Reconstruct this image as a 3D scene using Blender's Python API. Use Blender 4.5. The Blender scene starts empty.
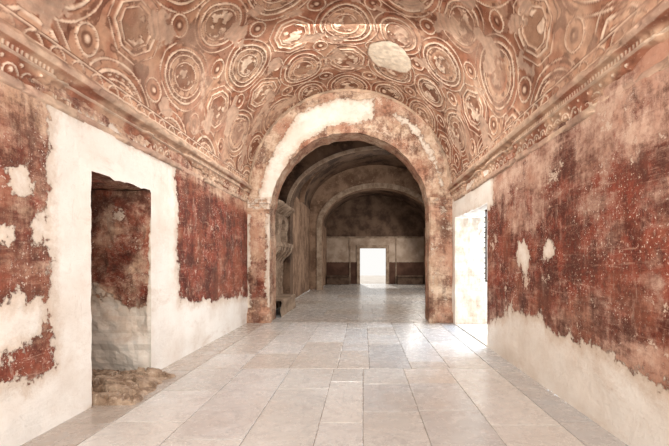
import bpy, bmesh, math, random
import numpy as np
random.seed(11); rng=np.random.default_rng(7)
scn=bpy.context.scene
try:
    scn.view_settings.view_transform='Standard'; scn.view_settings.look='None'
except Exception: pass
COL=scn.collection
XL,XR=-3.1,2.4; CX=-0.35; HW=2.75; ZS=3.57; YE=10.8; EYE=1.68; Y0=-0.6

# ---------- numeric noise ----------
def vnoise(x,y,seed=0):
    xi=np.floor(x).astype(np.int64); yi=np.floor(y).astype(np.int64)
    fx=x-xi; fy=y-yi; fx=fx*fx*(3-2*fx); fy=fy*fy*(3-2*fy)
    def h(a,b):
        n=(a*374761393+b*668265263+seed*1442695041)&0x7fffffff
        n=((n^(n>>13))*1274126177)&0x7fffffff
        return ((n^(n>>16))&0xffff)/65535.0
    return (h(xi,yi)*(1-fx)+h(xi+1,yi)*fx)*(1-fy)+(h(xi,yi+1)*(1-fx)+h(xi+1,yi+1)*fx)*fy
def fbm(x,y,oct=4,seed=0):
    s=0;a=.5;t=0
    for i in range(oct):
        s=s+a*vnoise(x*2**i,y*2**i,seed+i*17); t+=a; a*=.5
    return s/t
def sst(x,a,b):
    t=np.clip((x-a)/(b-a),0,1); return t*t*(3-2*t)
def polysdf(P,poly):
    poly=np.array(poly,float); n=len(poly)
    d=np.full(len(P),1e9); inside=np.zeros(len(P),bool)
    for i in range(n):
        a=poly[i]; b=poly[(i+1)%n]; e=b-a; w=P-a
        t=np.clip((w@e)/max(e@e,1e-9),0,1)
        d=np.minimum(d,np.hypot(*(w-t[:,None]*e).T))
        c=((a[1]>P[:,1])!=(b[1]>P[:,1]))
        xx=(b[0]-a[0])*(P[:,1]-a[1])/((b[1]-a[1]) if abs(b[1]-a[1])>1e-9 else 1e-9)+a[0]
        inside^=(c&(P[:,0]<xx))
    return np.where(inside,d,-d)

# ---------- nodes ----------
class NT:
    def __init__(s,name):
        s.m=bpy.data.materials.new(name); s.m.use_nodes=True
        s.t=s.m.node_tree; s.b=s.t.nodes['Principled BSDF']
        s.co=s.t.nodes.new('ShaderNodeTexCoord').outputs['Object']
    def lk(s,v,sock):
        if isinstance(v,bpy.types.NodeSocket): s.t.links.new(v,sock)
        elif v is not None:
            if isinstance(v,(tuple,list)) and len(v)==3 and sock.type=='RGBA': v=(*v,1)
            sock.default_value=v
    def scaled(s,v):
        n=s.t.nodes.new('ShaderNodeVectorMath'); n.operation='MULTIPLY'
        s.t.links.new(s.co,n.inputs[0]); n.inputs[1].default_value=v; return n.outputs[0]
    def noise(s,scale,detail=6,rough=.6,dist=0,co=None):
        n=s.t.nodes.new('ShaderNodeTexNoise'); n.inputs['Scale'].default_value=scale
        n.inputs['Detail'].default_value=detail; n.inputs['Roughness'].default_value=rough
        n.inputs['Distortion'].default_value=dist; s.t.links.new(co or s.co,n.inputs['Vector'])
        return n.outputs['Fac']
    def math(s,op,a,b=0.0,c=None):
        n=s.t.nodes.new('ShaderNodeMath'); n.operation=op
        s.lk(a,n.inputs[0]); s.lk(b,n.inputs[1])
        if c is not None: s.lk(c,n.inputs[2])
        return n.outputs[0]
    def ramp(s,v,a,b,lo=0.,hi=1.):
        n=s.t.nodes.new('ShaderNodeMapRange'); n.interpolation_type='SMOOTHSTEP'
        s.lk(v,n.inputs[0]); n.inputs[1].default_value=a; n.inputs[2].default_value=b
        n.inputs[3].default_value=lo; n.inputs[4].default_value=hi; return n.outputs[0]
    def mix(s,f,a,b,bt='MIX'):
        n=s.t.nodes.new('ShaderNodeMix'); n.data_type='RGBA'; n.blend_type=bt
        s.lk(f,n.inputs[0]); s.lk(a,n.inputs[6]); s.lk(b,n.inputs[7]); return n.outputs[2]
    def attr(s,name,col=False):
        n=s.t.nodes.new('ShaderNodeAttribute'); n.attribute_name=name
        return n.outputs['Color'] if col else n.outputs['Fac']
    def out(s,col,rough=.9,height=None,strength=.5,dist=.02,spec=.2):
        s.lk(col,s.b.inputs['Base Color']); s.lk(rough,s.b.inputs['Roughness'])
        s.b.inputs['Specular IOR Level'].default_value=spec
        if height is not None:
            b=s.t.nodes.new('ShaderNodeBump'); b.inputs['Strength'].default_value=strength
            b.inputs['Distance'].default_value=dist; s.t.links.new(height,b.inputs['Height'])
            s.t.links.new(b.outputs[0],s.b.inputs['Normal'])
        return s.m

def fresco(name,tanA=(.45,.27,.175),tanB=(.64,.465,.34),redA=(.075,.016,.010),redB=(.25,.058,.034)):
    s=NT(name)
    st=s.scaled((1,1,.3)); hz=s.scaled((1,.45,1.1))
    n1=s.noise(1.9,13,.72); n2=s.noise(11,8,.72); n3=s.noise(2.0,13,.76,.3,hz); n4=s.noise(3.2,12,.75)
    n5=s.noise(36,6,.7); n6=s.noise(1.1,9,.62); n7=s.noise(18,8,.8); n8=s.noise(5,10,.8,.2,st); n9=s.noise(.75,8,.62)
    nb=s.noise(1.6,5,.6); nh=s.noise(1.3,10,.7,.1,s.scaled((1,.35,1.6)))
    nsc=s.noise(9,6,.7,0,s.scaled((1,.22,2.6))); nv=s.noise(2.6,9,.7,.1,s.scaled((1,1,.22)))
    w=s.attr('white'); r=s.attr('red')
    ws=s.math('ADD',w,s.math('MULTIPLY',s.math('SUBTRACT',n1,.5),.52))
    ws=s.math('ADD',ws,s.math('MULTIPLY',s.math('SUBTRACT',n2,.5),.34))
    wm=s.ramp(ws,-.012,.02)
    rs=s.math('ADD',r,s.math('MULTIPLY',s.math('SUBTRACT',n3,.5),2.6))
    rs=s.math('ADD',rs,s.math('MULTIPLY',s.math('SUBTRACT',n8,.5),1.5))
    rs=s.math('ADD',rs,s.math('MULTIPLY',s.math('SUBTRACT',nh,.5),1.8))
    rs=s.math('ADD',rs,s.math('MULTIPLY',s.math('SUBTRACT',nv,.5),1.2))
    rs=s.math('ADD',rs,s.math('MULTIPLY',s.math('SUBTRACT',n7,.5),1.1))
    pm=s.ramp(rs,.08,.92)
    red=s.mix(s.ramp(n4,.40,.60),redA,redB)
    red=s.mix(s.ramp(n6,.48,.62,0,.5),red,(.33,.11,.06))
    red=s.mix(s.ramp(n7,.53,.64,0,.65),red,(.43,.20,.13))
    red=s.mix(s.ramp(nsc,.58,.65,0,.5),red,(.48,.29,.215))
    tan=s.mix(s.ramp(n4,.35,.65),tanA,tanB)
    tan=s.mix(s.ramp(n6,.46,.60,0,.65),tan,(.41,.19,.12))
    tan=s.mix(s.ramp(n7,.54,.63,0,.5),tan,(.20,.09,.06))
    paint=s.mix(pm,tan,red)
    paint=s.mix(s.ramp(n8,.55,.65,0,.5),paint,(.57,.40,.305))
    stain=s.ramp(s.math('ADD',s.math('MULTIPLY',s.math('ADD',nh,nv),.5),s.math('MULTIPLY',n7,.25)),.605,.71,0,.65)
    paint=s.mix(stain,paint,(.085,.036,.025))
    chip=s.math('MULTIPLY',s.ramp(n5,.60,.62),s.ramp(nb,.44,.58,.15,1))
    paint=s.mix(s.math('MULTIPLY',chip,.85),paint,(.76,.64,.53))
    loss=s.ramp(s.math('ADD',n1,s.math('MULTIPLY',n7,.5)),.87,.89,0,.8)
    paint=s.mix(loss,paint,(.66,.52,.41))
    wh=s.mix(s.ramp(n6,.38,.68),(.83,.78,.71),(.71,.625,.54))
    wh=s.mix(s.ramp(n3,.52,.70,0,.6),wh,(.55,.43,.335))
    wh=s.mix(s.ramp(n8,.56,.70,0,.4),wh,(.47,.36,.28))
    wh=s.mix(s.ramp(n5,.6,.72,0,.4),wh,(.42,.32,.25))
    halo=s.ramp(ws,.0,.20,.7,0); wh=s.mix(halo,wh,(.57,.43,.32))
    col=s.mix(wm,paint,wh)
    h=s.math('ADD',s.math('MULTIPLY',wm,.9),s.math('ADD',s.math('MULTIPLY',n7,.4),s.math('MULTIPLY',pm,.3)))
    h=s.math('ADD',h,s.math('MULTIPLY',n1,.8))
    return s.out(col,.85,h,.75,.024)

def simple(name,A,B,scale=3,rough=.9,C=None):
    s=NT(name); n=s.noise(scale,9,.65); n2=s.noise(scale*5,6,.65)
    c=s.mix(s.ramp(n,.38,.62),A,B)
    c=s.mix(s.ramp(n2,.54,.70,0,.6),c,C or tuple(min(1,v*1.4) for v in B))
    return s.out(c,rough,s.math('ADD',n,n2),.5,.03)

M_left=fresco('fresco_plaster_warm')
M_right=fresco('fresco_plaster_red',tanA=(.44,.25,.18),tanB=(.61,.435,.335))
M_end=fresco('fresco_plaster_arch',tanA=(.42,.265,.175),tanB=(.68,.53,.40),redA=(.18,.075,.045),redB=(.40,.20,.125))
def attr_mat(name,rough=.85,bump=.35,var=.3):
    s=NT(name); c=s.attr('tone',True); n=s.noise(12,8,.7); n2=s.noise(45,4,.6); n3=s.noise(1.6,10,.7)
    c=s.mix(s.ramp(n,.44,.70,0,var),c,(.19,.082,.048))
    c=s.mix(s.ramp(n2,.56,.72,0,var),c,(.74,.58,.46))
    c=s.mix(s.ramp(n3,.55,.66,0,.22),c,(.19,.085,.052))
    return s.out(c,rough,s.math('ADD',n,n2),bump,.010)
M_vault=attr_mat('stucco_vault',var=.18); M_corn=attr_mat('stucco_cornice',var=.22)
def floor_mat():
    s=NT('marble_slabs'); c=s.attr('tone',True)
    n=s.noise(.9,12,.62,2.2); v=s.math('ABSOLUTE',s.math('SUBTRACT',n,.5)); n2=s.noise(6,9,.72); n3=s.noise(.6,7,.6); n4=s.noise(2.4,8,.7)
    c=s.mix(s.ramp(v,.0,.018,.5,0),c,(.36,.345,.34))
    c=s.mix(s.ramp(n2,.5,.72,0,.25),c,(.45,.40,.355))
    c=s.mix(s.ramp(n4,.5,.66,0,.35),c,(.68,.675,.66))
    c=s.mix(s.ramp(n3,.46,.60,0,.35),c,(.43,.37,.32))
    r=s.ramp(n2,.3,.7,.17,.34)
    return s.out(c,r,n2,.08,.008,.62)
M_floor=floor_mat()
M_brown=simple('aged_brown_plaster',(.16,.095,.062),(.34,.225,.155),1.2)
M_dark=simple('dark_brown_plaster',(.052,.031,.022),(.17,.108,.073),1.0)  # dark brown base colour, mottled at random
M_jamb=simple('pale_jamb_plaster',(.50,.43,.35),(.62,.55,.47),2)  # plain pale plaster colour for the outer wall and sill
M_ledge=simple('grey_brown_masonry',(.20,.14,.10),(.37,.28,.21),3)
M_rib=simple('pale_worn_rib',(.27,.19,.135),(.46,.355,.27),3)
M_rock=simple('rubble_stone',(.20,.13,.085),(.42,.31,.225),5,C=(.62,.51,.41))
M_iron=simple('rusty_iron',(.03,.022,.018),(.08,.045,.032),30,.6)
M_ground=simple('dusty_paving',(.50,.45,.40),(.60,.55,.50),1)

# ---------- mesh helpers ----------
def mk(name,verts,faces,mat,label,cat,kind='structure',attrs=None,tone=None,smooth=False):
    me=bpy.data.meshes.new(name); me.from_pydata([tuple(map(float,v)) for v in verts],[],[tuple(map(int,f)) for f in faces]); me.update()
    if attrs:
        for k,v in attrs.items():
            a=me.attributes.new(k,'FLOAT','POINT'); a.data.foreach_set('value',np.asarray(v,np.float32))
    if tone is not None:
        a=me.color_attributes.new('tone','FLOAT_COLOR','POINT')
        t=np.ones((len(verts),4),np.float32); t[:,:3]=tone; a.data.foreach_set('color',t.ravel())
    if smooth: me.polygons.foreach_set('use_smooth',[True]*len(me.polygons))
    me.materials.append(mat)
    bm=bmesh.new(); bm.from_mesh(me); bmesh.ops.recalc_face_normals(bm,faces=bm.faces); bm.to_mesh(me); bm.free()
    ob=bpy.data.objects.new(name,me); COL.objects.link(ob)
    if kind: ob['kind']=kind
    ob['label']=label; ob['category']=cat
    return ob
def gridfaces(nu,nv,skip=None):
    I,J=np.meshgrid(np.arange(nu-1),np.arange(nv-1),indexing='ij')
    a=(I*nv+J).ravel(); f=np.stack([a,a+1,a+nv+1,a+nv],1)
    if skip is not None: f=f[~skip.ravel()]
    return f
def boxes(lst):
    V=[];F=[]
    for (x0,x1,y0,y1,z0,z1) in lst:
        b=len(V)
        V+=[(x0,y0,z0),(x1,y0,z0),(x1,y1,z0),(x0,y1,z0),(x0,y0,z1),(x1,y0,z1),(x1,y1,z1),(x0,y1,z1)]
        F+=[(b,b+3,b+2,b+1),(b+4,b+5,b+6,b+7),(b,b+1,b+5,b+4),(b+1,b+2,b+6,b+5),(b+2,b+3,b+7,b+6),(b+3,b,b+4,b+7)]
    return V,F
def bevel(ob,w=.01):
    m=ob.modifiers.new('bevel','BEVEL'); m.width=w; m.segments=2; m.limit_method='ANGLE'

def LW(a,b): return (1240/(363-a), EYE+(260-b)*3.1/(363-a))
def RW(a,b): return (960/(a-363), EYE+(260-b)*2.4/(a-363))
def BW(a,b): return ((a-363)/37.04, EYE+(260-b)/37.04)

def wall(name,x,hole,thick,maskfn,mat,label):
    ys=np.unique(np.round(np.concatenate([np.arange(Y0,YE+.03,.05),[YE,hole[0],hole[1]]]),4))
    zs=np.unique(np.round(np.concatenate([np.arange(0,3.6,.05),[3.6,hole[2]]]),4))
    Yg,Zg=np.meshgrid(ys,zs,indexing='ij'); nu,nv=Yg.shape
    P=np.stack([Yg.ravel(),Zg.ravel()],1)
    yc=(ys[:-1]+ys[1:])/2; zc=(zs[:-1]+zs[1:])/2
    skip=((yc[:,None]>hole[0])&(yc[:,None]<hole[1])&(zc[None,:]<hole[2]))
    sg=1 if x>0 else -1
    und=(fbm(P[:,0]*1.3,P[:,1]*1.3,3,5)-.5)*.05
    hx=np.abs(P[:,0]-(hole[0]+hole[1])/2)-(hole[1]-hole[0])/2
    near=np.maximum(hx,P[:,1]-hole[2]); und*=sst(near,0,.3)*sst(P[:,1],0,.3)
    on=(near<.002)&(near>-.002)
    yy=P[:,0].copy(); zz=P[:,1].copy()
    cr=maskfn.crumble
    sidev=on&(np.abs(hx)<.002); top=on&(np.abs(P[:,1]-hole[2])<.002)
    jit=lambda a,b,s:(fbm(a*5,b*5,3,s))*cr
    low=1+maskfn.lowbreak*(1-sst(P[:,1],.7,1.3))
    yy=np.where(sidev&(P[:,0]>hole[0]+.1),yy+jit(P[:,1],P[:,1]*0,3)*low,yy)
    yy=np.where(sidev&(P[:,0]<hole[0]+.1),yy-jit(P[:,1],P[:,1]*0,4)*.5,yy)
    zz=np.where(top,zz+jit(P[:,0],P[:,0]*0,6)*.6,zz)
    V=np.stack([x+sg*und,yy,zz],1)
    F=gridfaces(nu,nv,skip)
    w,r=maskfn(P)
    V=list(map(tuple,V)); F=list(map(tuple,F)); w=list(w); r=list(r)
    x2=x+sg*thick
    h0,h1,hz=hole
    idx=np.arange(nu*nv).reshape(nu,nv)
    i0=int(np.argmin(abs(ys-h0))); i1=int(np.argmin(abs(ys-h1))); jz=int(np.argmin(abs(zs-hz)))
    loops=[[idx[i1,j] for j in range(jz+1)],[idx[i0,j] for j in range(jz+1)],[idx[i,jz] for i in range(i0,i1+1)]]
    n=20
    for li,lp in enumerate(loops):
        b=len(V); m=len(lp)
        for k,vi in enumerate(lp):
            p=V[vi]; v=zs[k]/hz if li<2 else 1
            for i in range(n+1):
                u=i/n; bumpy=(float(fbm(np.array([u*5.]),np.array([p[2]*3+p[1]]),3,li)[0])-.5)*.08*(1 if 0<i else 0)*cr/.05
                q=[p[0]+(x2-p[0])*u,p[1],p[2]]
                if li==0: q[1]+=bumpy
                elif li==1: q[1]-=bumpy
                else: q[2]+=abs(bumpy)
                V.append(tuple(q)); a,c=maskfn.jamb(u,v); w.append(a); r.append(c)
        for k in range(m-1):
            for i in range(n):
                a=b+k*(n+1)+i; F.append((a,a+1,a+n+2,a+n+1))
    return mk(name,V,F,mat,label,'wall',attrs={'white':w,'red':r})

HL=(4.59,5.82,2.66); HR=(7.74,10.40,2.76)
def maskL(P):
    w=np.full(len(P),-1.)
    polys=[
     ([(50,106),(60,104),(95,121),(140,147),(176,166),(177,240),(180,302),(215,303),(250,298),(258,330),(60,460),(-200,700),(-200,480),(-60,430),(-5,392),(30,386),(58,368),(54,335),(50,300),(52,200)],.05),
     ([(-30,300),(5,300),(18,283),(30,298),(40,292),(50,312),(44,335),(20,350),(0,366),(-30,372)],0),
     ([(10,172),(20,170),(26,184),(20,194),(13,188)],.05),([(34,224),(42,222),(44,234),(36,238)],.03),
     ([(2,229),(10,231),(9,239),(0,238)],.02)]
    for p,a in polys: w=np.maximum(w,polysdf(P,[LW(*q) for q in p])+a)
    w=np.clip(w,-.6,.6)
    top=np.where(P[:,0]<4.4,2.7,3.05)
    r=.36+.45*(1-sst(P[:,1],top-.5,top+.3))
    r=r+np.where(P[:,0]>6.4,.2,0)*(P[:,1]<3.1)
    r=np.where((P[:,0]<4.6)&(P[:,1]<.85),.95,r)
    return w,r
def jl(u,v):
    a=(v-.44)+.08*math.sin(u*7)
    return (-.45*a-.05 if a>0 else -.6*a+.03)+( .30 if u<.05 else 0), (.6 if a>0 else .15)
maskL.jamb=jl
maskL.crumble=.10; maskL.lowbreak=1.6
def maskR(P):
    w=np.full(len(P),-1.)
    polys=[
     ([(484,322),(497,318),(510,308),(525,314),(542,311),(552,332),(600,346),(640,366),(680,388),(760,420),(1400,760),(1400,1400),(700,640),(484,380)],-.02),
     ([(516,240),(525,238),(530,255),(526,272),(518,262)],.0),([(544,246),(551,245),(553,255),(545,256)],.05),
     ([(452,196),(490,166),(493,206),(470,213),(452,220)],.05),([(591,241),(597,241),(596,247),(591,247)],.0),
     ([(450,180),(462,176),(470,320),(450,330)],0)]
    for p,a in polys: w=np.maximum(w,polysdf(P,[RW(*q) for q in p])+a)
    w=np.clip(w,-.6,.6)
    r=.34+.52*sst(P[:,1],.7,1.4)*(1-sst(P[:,1],2.0,3.1))
    r=np.where(P[:,1]<1.15,np.maximum(r,.48),r)
    return w,r
maskR.jamb=lambda u,v:(.13,-.5)
maskR.crumble=.05; maskR.lowbreak=0
wall('wall_left',XL,HL,1.3,maskL,M_left,'worn red fresco and white plaster wall with a doorway')
wall('wall_right',XR,HR,1.1,maskR,M_right,'weathered red fresco wall above a pale plaster dado')

# ---------- vault with stucco relief ----------
def vault():
    st=.0155
    ths=np.linspace(0,math.pi,int(HW*math.pi/st)+1); ys=np.concatenate([np.arange(Y0,3.2,.05),np.arange(3.2,YE+st,st)]); ys[-1]=YE
    T,Y=np.meshgrid(ths,ys,indexing='ij'); s=T*HW
    wx=(fbm(s*1.0,Y*1.0,2,3)-.5)*.18; wy=(fbm(s*1.0+9,Y*1.0,2,4)-.5)*.18
    S=s+wx; W=Y+wy
    i0=np.round(S/1.08); j0=np.round((W-6.48)/1.38)
    def ridge(d,r,w): return np.exp(-((d-r)/(w*.74))**4)
    h=np.zeros_like(S); band=np.zeros_like(S); tintA=np.zeros_like(S); centre=np.zeros_like(S)
    lock=np.zeros_like(S); near=np.full_like(S,9.)
    for di in(-1,0,1):
        for dj in(-1,0,1):
            i=i0+di; j=j0+dj; a=S-i*1.08; b=W-6.48-j*1.38
            par=((i+j)%2)==1
            rnd=vnoise(i*3.1+.5,j*2.7+.5,8); rnd2=vnoise(i*5.3+.2,j*1.9+.2,18); rnd3=vnoise(i*4.7+.2,j*6.9+.2,28)
            sz=np.where(par,.94+.18*rnd,.84+.26*rnd)
            ang=np.arctan2(b,a)
            d=np.hypot(a*(.93+.14*rnd3),b*.82)
            o=np.maximum.reduce([np.abs(a),np.abs(b*.82),(np.abs(a)+np.abs(b*.82))/1.36])
            d=np.where((~par)&(rnd2>.45),o,d)/sz
            rings=np.where(par,
              np.maximum.reduce([ridge(d,.45,.025),.85*ridge(d,.36,.018),.8*ridge(d,.235,.018)*(rnd3>.35),.55*ridge(d,.405,.014)*(np.sin(ang*20)>0.1)]),
              np.maximum.reduce([ridge(d,.36,.025),.8*ridge(d,.27,.018)]))
            Rr=np.where(par,.475,.385)
            outer=np.where(par,ridge(d,.56,.018),ridge(d,.475,.016))
            h=np.maximum(h,np.where(d<Rr+.03,rings,0)); lock=np.maximum(lock,outer*.75)
            ins=d<Rr; near=np.minimum(near,d-Rr)
            bd=np.where(par,((d>.26)&(d<.335))*1.+((d>.385)&(d<.425))*-1.+((d<.21))*-.6,((d>.295)&(d<.335))*.8+((d<.25))*-.7)
            band=np.where(ins,bd,band); tintA=np.where(ins,rnd2-.5,tintA)
            centre=np.maximum(centre,np.where(d<np.where(par,.20,.23),1.,0.))
    a=S-(np.floor(S/1.08)+.5)*1.08; b=W-6.48-(np.floor((W-6.48)/1.38)+.5)*1.38; dq=np.hypot(a,b*.9)
    sm=np.maximum.reduce([ridge(dq,.16,.018),.8*np.exp(-(dq/.05)**2)])*(near>.0)
    out=(near>0.015)
    lock=lock*(dq>.19)
    h=np.maximum.reduce([h,lock*out,sm])
    f1=fbm(s*4.5+3,Y*4.5,2,31); leafo=sst(f1,.54,.60)*(near>.03)*(dq>.19)*.34
    fig=sst(fbm(s*8,Y*8,3,21),.52,.58)*centre*.8
    leaf=sst(fbm(s*11,Y*11,2,25),.54,.62)*(near<0)*(band>.5)*.35
    h=np.maximum.reduce([h,leafo,fig,leaf])
    e=np.minimum(s,HW*math.pi-s)
    h=np.where(e<.30,np.maximum.reduce([ridge(e,.28,.018),ridge(e,.16,.02),.8*ridge(np.hypot(((Y/.3)%1-.5)*.3,e-.16),.10,.016)]),h)
    wear=fbm(s*.9,Y*.9,4,41); keep=1-.5*sst(wear,.56,.70)
    fine=fbm(s*6,Y*6,4,51); rough=fbm(s*14,Y*14,3,71)
    chips=sst(fbm(s*2.2+31,Y*2.2,5,111),.64,.655)
    patch=(((s-5.28)/.52)**2+((Y-8.81)/.62)**2+(fbm(s*3,Y*3,3,61)-.5)*.6)
    pm=1-sst(patch,.93,.99)
    keep=keep*(1-chips*.85)*(.66+.34*sst(fine,.36,.50))
    h=h*keep*(1-pm)
    disp=.022*h+.006*(rough-.5)+.012*(fine-.5)-.010*pm-.006*chips
    R=HW-disp
    X=CX-np.cos(T)*R; Z=ZS+np.sin(T)*R
    V=np.stack([X.ravel(),Y.ravel(),Z.ravel()],1)
    A=lambda *c:np.array(c)
    dark=A(.27,.115,.066); tan=A(.46,.27,.175); cream=A(.73,.56,.425); red=A(.32,.115,.066); gold=A(.57,.38,.26)
    k=sst(fbm(s*1.8+5,Y*1.8,4,81),.38,.62)[...,None]
    base=dark*(1-k)+tan*k
    rr=sst(fbm(s*2.3,Y*2.3,3,91),.52,.64)[...,None]*.5
    base=base*(1-rr)+red*rr
    B=band[...,None]*(1-chips[...,None])
    base=np.where(B>0,base*(1-.7*B)+gold*(.7*B),base*(1+.40*B))
    ins=(near<0)[...,None]; base=base*(1+ins*tintA[...,None]*.4)
    hh=h[...,None]
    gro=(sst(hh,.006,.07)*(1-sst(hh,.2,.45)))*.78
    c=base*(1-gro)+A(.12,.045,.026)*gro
    m=sst(hh,.25,.62)*.90
    c=c*(1-m)+cream*m
    ch=chips[...,None]*.6; c=c*(1-ch)+A(.60,.44,.33)*ch
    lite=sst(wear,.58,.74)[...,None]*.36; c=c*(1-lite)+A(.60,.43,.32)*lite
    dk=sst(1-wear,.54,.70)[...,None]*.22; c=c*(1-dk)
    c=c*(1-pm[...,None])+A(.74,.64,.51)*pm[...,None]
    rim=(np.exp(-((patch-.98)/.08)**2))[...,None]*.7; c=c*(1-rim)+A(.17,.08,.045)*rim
    c*= (.76+.48*rough)[...,None]
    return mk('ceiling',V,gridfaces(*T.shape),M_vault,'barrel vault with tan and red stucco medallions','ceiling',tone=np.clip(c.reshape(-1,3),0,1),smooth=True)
vault()

# ---------- cornices ----------
prof=[(-.02,3.20),(.03,3.22),(.035,3.26),(.035,3.29),(.01,3.295),(.01,3.33),(.014,3.36),(.02,3.39),(.026,3.42),(.036,3.455),(.05,3.48),(.07,3.485),(.07,3.50),(.05,3.505),(.055,3.55),(.075,3.56),(.11,3.575),(.125,3.60),(.13,3.635),(.115,3.65),(.10,3.68),(-.02,3.70)]
pp=np.array(prof); L=np.r_[0,np.cumsum(np.hypot(*np.diff(pp,axis=0).T))]
q=np.linspace(0,L[-1],64); pr=np.stack([np.interp(q,L,pp[:,0]),np.interp(q,L,pp[:,1])],1)
def cornice(name,x,sg,label):
    ys=np.arange(Y0,YE+.012,.012)
    I,Y=np.meshgrid(np.arange(len(pr)),ys,indexing='ij'); o=pr[I,0]; z=pr[I,1]
    t=(Y/.20)%1-.5
    arc=np.exp(-((np.hypot(t*.20,(z-3.31))-.085)/.010)**4)+np.exp(-(np.hypot(t*.20,z-3.35)/.024)**4)
    t2=((Y+.10)/.20)%1-.5
    arc=np.maximum(arc,np.exp(-(np.hypot(t2*.20,(z-3.43))/.018)**4))
    fr=((z>3.295)&(z<3.48))
    dent=((np.abs(((Y/.05)%1)-.5)<.26)&(z>3.507)&(z<3.55)).astype(float)
    wr=fbm(Y*1.5+x,z*4,5,7)
    keep=1-.9*sst(wr,.53,.60)
    h=(arc*fr*.9+dent*.5)*keep
    n=fbm(Y*9+x*3,z*14,5,13)
    o=o+.016*h+.024*(n-.5)-.035*sst(wr,.57,.62)
    V=np.stack([(x+sg*o).ravel(),Y.ravel(),z.ravel()],1)
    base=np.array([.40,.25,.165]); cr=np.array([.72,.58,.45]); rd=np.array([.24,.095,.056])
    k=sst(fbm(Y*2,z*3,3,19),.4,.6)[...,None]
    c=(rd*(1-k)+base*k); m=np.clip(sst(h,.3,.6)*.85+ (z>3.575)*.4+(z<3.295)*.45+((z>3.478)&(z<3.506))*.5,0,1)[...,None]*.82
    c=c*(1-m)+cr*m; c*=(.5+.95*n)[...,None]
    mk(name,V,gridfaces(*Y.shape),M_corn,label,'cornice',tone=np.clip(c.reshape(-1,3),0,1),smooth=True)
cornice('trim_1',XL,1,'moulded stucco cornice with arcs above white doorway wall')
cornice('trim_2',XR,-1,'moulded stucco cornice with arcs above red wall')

# ---------- arch walls ----------
def profile(cx,hw,spring,rise,nj=24,na=96):
    L=[(cx-hw,spring*i/nj) for i in range(nj)]
    A=[(cx-hw*math.cos(math.pi*i/na),spring+rise*math.sin(math.pi*i/na)) for i in range(na+1)]
    R=[(cx+hw,spring*(1-i/nj)) for i in range(1,nj+1)]
    return np.array(L+A+R)
def archwall(name,inn,outF,outB,yf,yb,mat,label,maskfn=None,nr=14,ns=8,rag=0):
    n=len(inn); rows=[]
    inn=inn.copy()
    if rag:
        c=np.array([CX,2.2]); d=inn-c; L=np.hypot(*d.T)[:,None]
        k=np.arange(n); j=(fbm(k*.35,k*0.,3,77)-.5)*rag*(inn[:,1]>1.5)
        inn=inn+d/L*j[:,None]
    for i in range(nr+1):
        t=i/nr; r=outF*(1-t)+inn*t; rows.append(np.c_[r[:,0],np.full(n,yf)+(fbm(r[:,0]*2.5,r[:,1]*2.5,3,5)-.5)*.06*(rag>0),r[:,1]])
    for i in range(1,ns+1):
        t=i/ns; rows.append(np.c_[inn[:,0],np.full(n,yf+(yb-yf)*t),inn[:,1]])
    for i in range(1,4):
        t=i/3; r=inn*(1-t)+outB*t; rows.append(np.c_[r[:,0],np.full(n,yb),r[:,1]])
    V=np.concatenate(rows)
    at=None
    if maskfn: w,r=maskfn(V); at={'white':w,'red':r}
    return mk(name,V,gridfaces(len(rows),n),mat,label,'wall',attrs=at)
O1=profile(CX-.01,2.15,2.90,2.22); V1=profile(CX,HW+.02,ZS,HW+.02)
MP=profile(.77,3.78,4.5,2.55)
def maskE(V):
    P=V[:,[0,2]]
    w=polysdf(P,[BW(*q) for q in [(258,200),(266,168),(276,146),(298,113),(335,98),(372,100),(376,118),(352,124),(330,126),(307,140),(290,158),(281,182),(276,200)]])+.0
    w=np.maximum(w,polysdf(P,[BW(*q) for q in [(395,108),(420,128),(440,160),(446,190),(438,190),(430,160),(412,135),(392,118)]])-.07)
    soff=V[:,1]>YE+.04
    w=np.where(soff,-.15,w); w=np.clip(w,-.6,.6)
    r=np.where(soff,.3,.33)+.1*(P[:,1]<2.2)
    return w,r
archwall('wall_back',O1,V1,MP,YE,YE+.72,M_end,'end wall with a wide round arch, plaster patches',maskE,rag=.06)
def ringtrim(name,cx,zc,r0,r1,yf,yb,label,rise=1.0,tone=(.48,.34,.24)):
    pf=[(r1,yb),(r1,yf+.01),(r1-.02,yf),(r1-.04,yf),(r1-.05,yf+.02),(r0+.04,yf+.02),(r0+.03,yf+.005),(r0+.01,yf+.005),(r0,yf+.02),(r0,yb)]
    na=260; rows=[]
    for k,(r,y) in enumerate(pf):
        T=np.linspace(0,math.pi,na)
        jit=(fbm(T*30,np.full(na,k*.5),4,5)-.5)*.05
        rows.append(np.c_[cx-np.cos(T)*(r+jit),np.full(na,y)+jit*.6,zc+np.sin(T)*(r+jit)*rise])
    V=np.concatenate(rows); n=fbm(V[:,0]*4,V[:,2]*4,5,9)
    tn=np.array(tone)[None]*(.2+1.5*n)[:,None]
    mk(name,V,gridfaces(len(pf),na),M_corn,label,'arch moulding',tone=np.clip(tn,0,1),smooth=True)
ringtrim('trim_3',CX,ZS,2.67,2.74,YE-.02,YE+.05,'curved stucco moulding framing the end wall')

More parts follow.
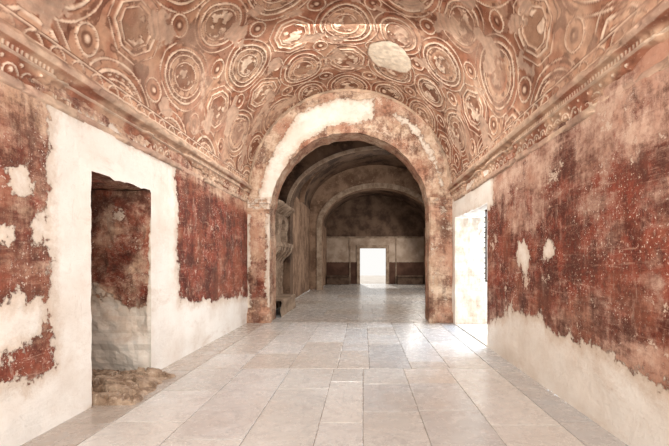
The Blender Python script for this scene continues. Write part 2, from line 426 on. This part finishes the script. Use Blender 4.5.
def pilaster(name,x0,x1,label,wfn,rfn):
    pf=[(0,.06),(.26,.06),(.30,.02),(.34,0)]+[(.34+i*.091,0) for i in range(1,29)]+[(2.98,0),(3.0,.02),(3.07,.025),(3.09,.0),(3.18,.005),(3.2,.03),(3.27,.04),(3.29,.055),(3.36,.055),(3.37,-.05)]
    inner=x0<0
    rows=[]; m=26
    for (z,o) in pf:
        yf=10.72; yb=YE+.03
        xa,xb=(x0,x1) if inner else (x1,x0)
        sg=1 if xb>xa else -1
        pts=[]
        for i in range(m): t=i/(m-1); pts.append((xa+(xb+sg*o-xa)*t,yf-o))
        for i in range(1,9): t=i/8; pts.append((xb+sg*o,(yf-o)+(yb-yf+o)*t))
        rows.append([(x,y,z) for x,y in pts])
    A=np.array(rows,float); sh=A.shape
    n=(fbm(A[...,0]*6+A[...,1]*6,A[...,2]*4,4,int(x0*10)+50)-.5)
    A[...,1]+=n*.05; A[...,0]+=n*.03*(1 if inner else -1)
    A[:,0,0]=x0 if inner else x1
    V=A.reshape(-1,3)
    mk(name,V,gridfaces(sh[0],sh[1]),M_end if not inner else M_left,label,'pilaster',attrs={'white':wfn(V),'red':rfn(V)},smooth=False)
def wl(V):
    e=np.minimum(V[:,0]+3.1,-2.52-V[:,0]); return np.where((V[:,2]>.4)&(V[:,2]<2.9),.06-e*.9,np.where(V[:,2]>3.0,.03,-.12))
def rl(V): return np.where((V[:,2]>.7)&(V[:,2]<2.3),.55,.15)
pilaster('trim_5',XL,-2.52,'tan plastered pilaster with faded red panel and capital',wl,rl)
pilaster('trim_6',1.82,XR,'worn brown pilaster with moulded capital under the arch',lambda V:np.full(len(V),-.06),lambda V:np.full(len(V),.3))

# ---------- rooms beyond ----------
def tunnel(P,y0,y1,side,labels,mat_w,mat_c,nj=24,na=96):
    ys=np.linspace(y0,y1,30)
    segs=[('wall_left_'+side,P[:nj+1],labels[0],'wall',mat_w),('ceiling_'+side,P[nj:nj+na+1],labels[1],'ceiling',mat_c),('wall_right_'+side,P[nj+na:],labels[2],'wall',mat_w)]
    for nm,p,lb,ct,mt in segs:
        V=np.array([(x,y,z) for (x,z) in p for y in ys])
        mk(nm,V,gridfaces(len(p),len(ys)),mt,lb,ct)
RB=profile(.77,3.74,4.5,2.5)
tunnel(RB,YE+.70,22.4,'hall',('brown plaster wall of the dim hall','dark brown barrel vault of the hall','brown plaster wall of the hall beyond'),M_brown,M_dark)
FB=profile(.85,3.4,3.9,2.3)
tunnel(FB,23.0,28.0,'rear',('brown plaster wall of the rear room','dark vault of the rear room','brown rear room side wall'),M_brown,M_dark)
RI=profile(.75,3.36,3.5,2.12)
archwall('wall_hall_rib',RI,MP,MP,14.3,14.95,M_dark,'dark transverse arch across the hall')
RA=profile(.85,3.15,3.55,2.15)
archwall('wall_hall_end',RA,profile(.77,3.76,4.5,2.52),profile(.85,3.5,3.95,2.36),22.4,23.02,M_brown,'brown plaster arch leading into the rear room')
def ringtrim2(name,cx,hw,spring,rise,y,label,w=.16,legs=False,mat=None):
    T=np.linspace(0,math.pi,90); rows=[]
    for (dr,dy) in [(0,.02),(0,-.06),(w,-.06),(w,.02)]:
        a=np.c_[cx-np.cos(T)*(hw+dr),np.full(90,y+dy),spring+np.sin(T)*(rise+dr)]
        if legs:
            a=np.r_[[[cx-hw-dr,y+dy,0]],a,[[cx+hw+dr,y+dy,0]]]
        rows.append(a)
    V=np.concatenate(rows)
    mk(name,V,gridfaces(4,len(rows[0])),mat or M_rib,label,'arch moulding')
ringtrim2('trim_7',.75,3.37,3.5,2.13,14.3,'masonry rim on the transverse arch',.13,mat=M_rib)
ringtrim2('trim_8',.85,3.16,3.55,2.16,22.4,'masonry rim on the rear arch',.28,True)
ringtrim2('trim_4',.77,3.5,4.35,2.42,18.6,'slim masonry rib under the hall vault',.22,mat=M_brown)
def rearwall():
    d0,d1,dz=-.21,1.61,2.50
    xs=np.unique(np.r_[np.linspace(-2.7,4.4,60),d0,d1]); zs=np.unique(np.r_[np.linspace(0,6.3,50),dz])
    X,Z=np.meshgrid(xs,zs,indexing='ij'); xc=(xs[:-1]+xs[1:])/2; zc=(zs[:-1]+zs[1:])/2
    skip=(xc[:,None]>d0)&(xc[:,None]<d1)&(zc[None]<dz)
    V=np.stack([X.ravel(),np.full(X.size,28.0),Z.ravel()],1); F=gridfaces(*X.shape,skip)
    V=list(map(tuple,V));F=list(map(tuple,F))
    for (a,b) in [((d0,0),(d0,dz)),((d0,dz),(d1,dz)),((d1,dz),(d1,0))]:
        k=len(V); V+=[(a[0],28,a[1]),(b[0],28,b[1]),(b[0],28.4,b[1]),(a[0],28.4,a[1])]; F.append((k,k+1,k+2,k+3))
    s=NT('rear_wall_plaster'); sp=s.t.nodes.new('ShaderNodeSeparateXYZ'); s.t.links.new(s.co,sp.inputs[0]); z=sp.outputs['Z']
    n=s.noise(1.4,8,.6); n2=s.noise(6,6,.6); n3=s.noise(.8,8,.65)
    zz=s.math('ADD',z,s.math('MULTIPLY',s.math('SUBTRACT',n2,.5),.14))
    c=s.mix(s.ramp(n,.35,.65),(.075,.045,.032),(.20,.13,.09))
    mid=s.mix(s.ramp(n,.35,.65),(.38,.285,.215),(.54,.43,.345))
    mid=s.mix(s.ramp(n3,.50,.62,0,.5),mid,(.26,.17,.12))
    low=s.mix(s.ramp(n,.35,.65),(.08,.04,.028),(.14,.075,.053))
    c=s.mix(s.ramp(zz,3.22,3.28,1,0),c,mid)
    c=s.mix(s.ramp(zz,1.5,1.56,1,0),c,low)
    m=s.out(c,.9,n2,.3,.02)
    mk('wall_rear',V,F,m,'dark rear wall with pale band around a bright door','wall')
rearwall()
V,F=boxes([(-.43,-.21,27.93,28.1,0,2.5),(1.61,1.83,27.93,28.1,0,2.5),(-.43,1.83,27.93,28.1,2.5,2.72)])
bevel(mk('door_1',V,F,M_rib,'plain masonry frame around the bright rear doorway','door frame'),.02)
V,F=boxes([(-.95,-.87,27.95,28.1,0,3.25),(2.27,2.35,27.95,28.1,0,3.25),(-2.6,4.3,27.9,28.1,3.2,3.32)])
mk('trim_9',V,F,M_ledge,'thin stucco ledge and strips on the rear wall','trim')
M_bench=simple('dark_bench_masonry',(.08,.048,.034),(.15,.10,.072),3)
for (a,b) in((-2.5,-.96),(2.36,4.1)):
    v,f=boxes([(a,b,27.3,27.96,0,.50),(a-.02,b+.02,27.24,27.96,.50,.62)])
    o=mk('masonry_bench',v,f,M_bench,'low dark brown masonry bench along the rear wall','bench',kind=None); bevel(o,.04)
def niches():
    x0,xf=-2.96,-2.70; y0,y1=11.75,14.28
    N=170; zt1=3.45; ys=np.linspace(y0,y1,N); zs=np.linspace(.46,zt1,160)
    Yg,Zg=np.meshgrid(ys,zs,indexing='ij')
    depth=np.full(Yg.shape,x0+.10)
    t=((Yg-y0)/(y1-y0)*2)%1-.5; w=np.abs(t)*(y1-y0)/2
    body=(Zg>2.1)
    depth=np.where(body,xf,depth)
    arch=(w<.40)&(Zg>2.3)&((Zg<2.62)|(np.hypot(w,Zg-2.62)<.40))
    depth=np.where(arch,x0+.03,depth)
    depth=np.where((Zg>3.2),xf+.05+.24*sst(Zg,3.2,3.42),depth)
    led=(Zg>2.08)&(Zg<2.24); depth=np.where(led,xf+.22,depth)
    cor=(Zg<2.08)&(Zg>1.55); depth=np.where(cor,x0+.1+(xf+.10-x0)*sst(Zg,1.55,2.05)*(np.abs(((Yg-y0)/.5)%1-.5)<.3),depth)
    depth=depth+(fbm(Yg*5,Zg*5,4,5)-.5)*.14
    G=np.stack([depth,Yg,Zg],-1)
    G=np.concatenate([np.stack([np.full((1,160),x0),Yg[:1],Zg[:1]],-1),G,np.stack([np.full((1,160),x0),Yg[-1:],Zg[-1:]],-1)])
    top=G[:,-1:].copy(); top[...,0]=x0; G=np.concatenate([G,top],1)
    V=G.reshape(-1,3).tolist(); F=gridfaces(G.shape[0],G.shape[1]).tolist()
    ys2=np.linspace(y0,y1,60); pr2=[(0,xf+.30),(.2,xf+.28),(.42,xf+.30),(.47,xf+.27),(.48,x0)]
    b=len(V)
    for (z,x) in pr2:
        for y in ys2: V.append((x+(float(vnoise(np.array(y*4),np.array(z*5),3))-.5)*.05*(x>x0+.01),y,z))
    F+=[[b+int(k) for k in q] for q in gridfaces(5,60)]
    mk('masonry_niche_shelf',V,F,M_ledge,'arched masonry clothes niches with ledge, corbels and bench','niche shelf',kind=None)
niches()

V,F=boxes([(-6.4,-6.3,3.4,7.6,0,3.2),(-6.4,-4.3,3.4,3.5,0,3.2),(-6.4,-4.3,7.5,7.6,0,3.2),(-4.46,-4.36,3.4,4.50,0,3.2),(-4.46,-4.36,6.02,7.6,0,3.2),(-4.46,-4.36,4.4,6.1,2.78,3.2),
 (-4.42,-3.2,4.3,6.3,2.82,2.95),(-4.42,-3.2,6.14,6.3,0,2.95),(-4.42,-3.2,4.2,4.38,0,2.95)])  # slabs around the reveal are added to block light leaks
mk('wall_side_room',V,F,M_brown,'brown side room walls with added light-blocking backing','wall')
V,F=boxes([(-6.4,-3.14,3.4,7.6,3.1,3.2)]); mk('ceiling_side_room',V,F,M_dark,'dark ceiling of the small side room','ceiling')
V,F=boxes([(-6.4,-3.1,3.4,7.6,-.14,-.04)]); mk('floor_side_room',V,F,M_brown,'dusty floor of the small side room','floor')

# ---------- floor ----------
def floor():
    V=[];F=[];C=[]
    pal=[(.56,.54,.51),(.52,.51,.50),(.52,.475,.43),(.61,.595,.575),(.55,.53,.505),(.46,.45,.44),(.585,.565,.535),(.49,.445,.40)]
    def slab(x0,x1,y0,y1,c):
        g=.004; e=.005; b=len(V); zt=random.uniform(-.0015,.0015)
        V.extend([(x0+g,y0+g,-.05),(x1-g,y0+g,-.05),(x1-g,y1-g,-.05),(x0+g,y1-g,-.05),
                  (x0+g,y0+g,zt-.003),(x1-g,y0+g,zt-.003),(x1-g,y1-g,zt-.003),(x0+g,y1-g,zt-.003),
                  (x0+g+e,y0+g+e,zt),(x1-g-e,y0+g+e,zt),(x1-g-e,y1-g-e,zt),(x0+g+e,y1-g-e,zt)])
        for q in [(0,1,5,4),(1,2,6,5),(2,3,7,6),(3,0,4,7),(4,5,9,8),(5,6,10,9),(6,7,11,10),(7,4,8,11),(8,9,10,11)]:
            F.append(tuple(b+k for k in q))
        C.extend([c]*12)
    def col(f=1):
        c=random.choice(pal); k=random.uniform(.92,1.06)*f; return tuple(v*k for v in c)
    for (x0,x1,cc) in((-3.16,-2.60,(.38,.32,.275)),(2.02,2.46,(.41,.41,.415))):
        y=Y0
        while y<YE:
            y1=min(y+random.uniform(1.2,2.2),YE); k=random.uniform(.88,1.08); slab(x0,x1,y,y1,tuple(v*k for v in cc)); y=y1
    zones=[(Y0,6.2,[-2.60,-1.85,-1.12,-.45,.0,.62,1.30,2.02]),(6.2,YE,[-2.60,-1.9,-1.15,-.40,.1,.75,1.35,2.02])]
    for (za,zb,strips) in zones:
        for i in range(len(strips)-1):
            y=za-random.uniform(0,.6); x0,x1=strips[i],strips[i+1]
            while y<zb:
                y1=min(y+random.choice([1.0,1.4,1.8,2.2]),zb)
                if zb-y1<.45: y1=zb
                a=max(y,za)
                if y1-a>.02: slab(x0,x1,a,y1,col())
                y=y1
    slab(-2.97,4.51,YE,YE+.45,(.41,.385,.355))
    y=YE+.45
    while y<28.4:
        y1=min(y+random.uniform(1.2,1.8),28.4); x=-2.97
        while x<4.5:
            x1=min(x+random.uniform(1.1,1.9),4.51); slab(x,x1,y,y1,col(1.0)); x=x1
        y=y1
    b=len(V); V.extend([(-3.2,Y0,-.008),(4.6,Y0,-.008),(4.6,28.4,-.008),(-3.2,28.4,-.008)]); F.append((b,b+1,b+2,b+3)); C.extend([(.24,.21,.185)]*4)
    mk('floor',V,F,M_floor,'pale beige and grey marble slab paving','floor',tone=np.array(C))
floor()
V,F=boxes([(2.4,7,2,10.9,-.25,-.06),(4.6,16,10.9,30,-.25,-.06)]); mk('floor_courtyard',V,F,M_ground,'sunlit dusty ground of the courtyard','floor')
V,F=boxes([(6.9,7.1,2,14,-.2,3.6),(4.55,7.1,11.6,11.8,-.2,3.6)]); mk('wall_sky_block',V,F,M_jamb,'pale unseen wall added to limit skylight at the doorway','wall')  # added out of view to cut sky light on the doorway reveal
V,F=boxes([(-6,8,28.4,45,-.25,-.06)]); mk('floor_outside',V,F,M_ground,'bright ground beyond the rear doorway','floor')
V,F=boxes([(2.4,3.5,HR[0],HR[1],-.06,.02)]); bevel(mk('trim_10',V,F,M_jamb,'worn pale stone sill of the bright doorway','sill'),.01)

# ---------- rubble threshold ----------
def rubble():
    xs=np.arange(-3.9,-2.50,.013); ys=np.arange(4.60,5.84,.013)
    X,Y=np.meshgrid(xs,ys,indexing='ij')
    pts=[(rng.uniform(-4.0,-2.5),rng.uniform(4.5,5.9),rng.uniform(.02,.10)) for _ in range(60)]
    wx=(fbm(X*6,Y*6,4,1)-.5)*.22; wy=(fbm(X*6+7,Y*6,4,2)-.5)*.22
    D=np.stack([np.hypot((X+wx-p[0]),(Y+wy-p[1])*1.3) for p in pts]); o=np.argsort(D,axis=0); D.sort(axis=0)
    hid=np.array([p[2] for p in pts])[o[0]]
    tilt=np.array([p[0]*7%1-.5 for p in pts])[o[0]]; px=np.array([p[0] for p in pts])[o[0]]
    edge=sst(D[1]-D[0],.0,.03)
    n2=fbm(X*9,Y*9,5,9)
    h=.04+(hid+tilt*.35*(X-px))*edge+.06*(n2-.35)
    lim=-2.68+(.44*(fbm(Y*2.6,Y*0+1,3,9)-.5))
    fade=(1-sst(X,lim-.08,lim))*sst(Y,4.60,4.66)*(1-sst(Y,5.76,5.83))*(.4+.6*(1-sst(X,lim-.45,lim)))
    Z=-.03+(np.maximum(h,0)+.03)*fade
    V=np.stack([X.ravel(),Y.ravel(),Z.ravel()],1)
    mk('rubble_threshold',V,gridfaces(*X.shape),M_rock,'low crumbled masonry step in the side doorway','stone step',kind=None,smooth=False)
rubble()

# ---------- iron gate ----------
g=bpy.data.objects.new('iron_gate',None); g.location=(2.44,7.86,1.25); COL.objects.link(g)
g['label']='open rusty iron grille gate hinged in the bright doorway'; g['category']='gate'
def part(name,lst,label=None):
    V,F=boxes(lst)
    me=bpy.data.meshes.new(name); me.from_pydata(V,[],F); me.materials.append(M_iron); me.update()
    o=bpy.data.objects.new(name,me); o.parent=g; COL.objects.link(o)
    if label:o['label']=label
    return o
part('frame',[(-.035,-.01,-.015,.015,0,1.42),(.66,.70,-.02,.02,0,1.42),(-.035,.7,-.02,.02,0,.03),(-.035,.7,-.02,.02,1.39,1.42)])
for k in range(6): part('bar',[(.06+k*.1,.08+k*.1,-.01,.01,.03,1.39)])
for k in range(13): part('spike',[(-.06,-.035,-.008,.008,.06+k*.1,.08+k*.1)])
for z in(.2,1.15): part('hinge',[(.5,.56,-.12,-.02,z,z+.06)])

# ---------- camera ----------
cam=bpy.data.cameras.new('camera'); co=bpy.data.objects.new('camera',cam); COL.objects.link(co)
co.location=(0,0,EYE); co.rotation_euler=(math.pi/2,0,0); cam.sensor_width=36; cam.lens=400/669*36
cam.shift_x=-(363-334.5)/669; cam.shift_y=(260-223)/669; cam.clip_end=200
scn.camera=co
# ---------- light ----------
w=bpy.data.worlds.new('world'); scn.world=w; w.use_nodes=True
bg=w.node_tree.nodes['Background']; bg.inputs[0].default_value=(1,.985,.955,1); bg.inputs[1].default_value=1.0
def area(name,loc,d,sx,sy,e,col):
    from mathutils import Vector
    l=bpy.data.lights.new(name,'AREA'); l.shape='RECTANGLE'; l.size=sx; l.size_y=sy; l.energy=e; l.color=col
    o=bpy.data.objects.new(name,l); o.location=loc; o.rotation_euler=Vector(d).to_track_quat('-Z','Y').to_euler(); COL.objects.link(o); return o
R=math.radians
area('camera_fill',(-.35,-.5,3.0),(0,1,.36),4.8,3.4,490,(1,.975,.91))  # added soft fill lamp behind the camera, no real source there
area('vault_fill',(-.35,7.0,5.8),(0,.6,-1),1.8,2.0,250,(1,.98,.92))  # added lamp above the frame, brightens walls and floor
area('doorway_light',(4.3,10.6,2.6),(-4.6,-1.7,-2.2),1.4,2.2,640,(.68,.84,1))
area('hall_fill',(3.9,17,4.2),(-1,0,-.55),2,4,370,(1,.93,.85))  # added lamp hidden behind the right pier to lift the hall
area('rear_light',(3.3,25.5,3.2),(-1,0,-.6),1.5,2,100,(1,.93,.85))
sl=bpy.data.lights.new('sun','SUN'); sl.energy=3; sl.angle=R(3); sl.color=(1,.97,.92)
so=bpy.data.objects.new('sun',sl); so.rotation_euler=(R(-62),0,R(8)); COL.objects.link(so)
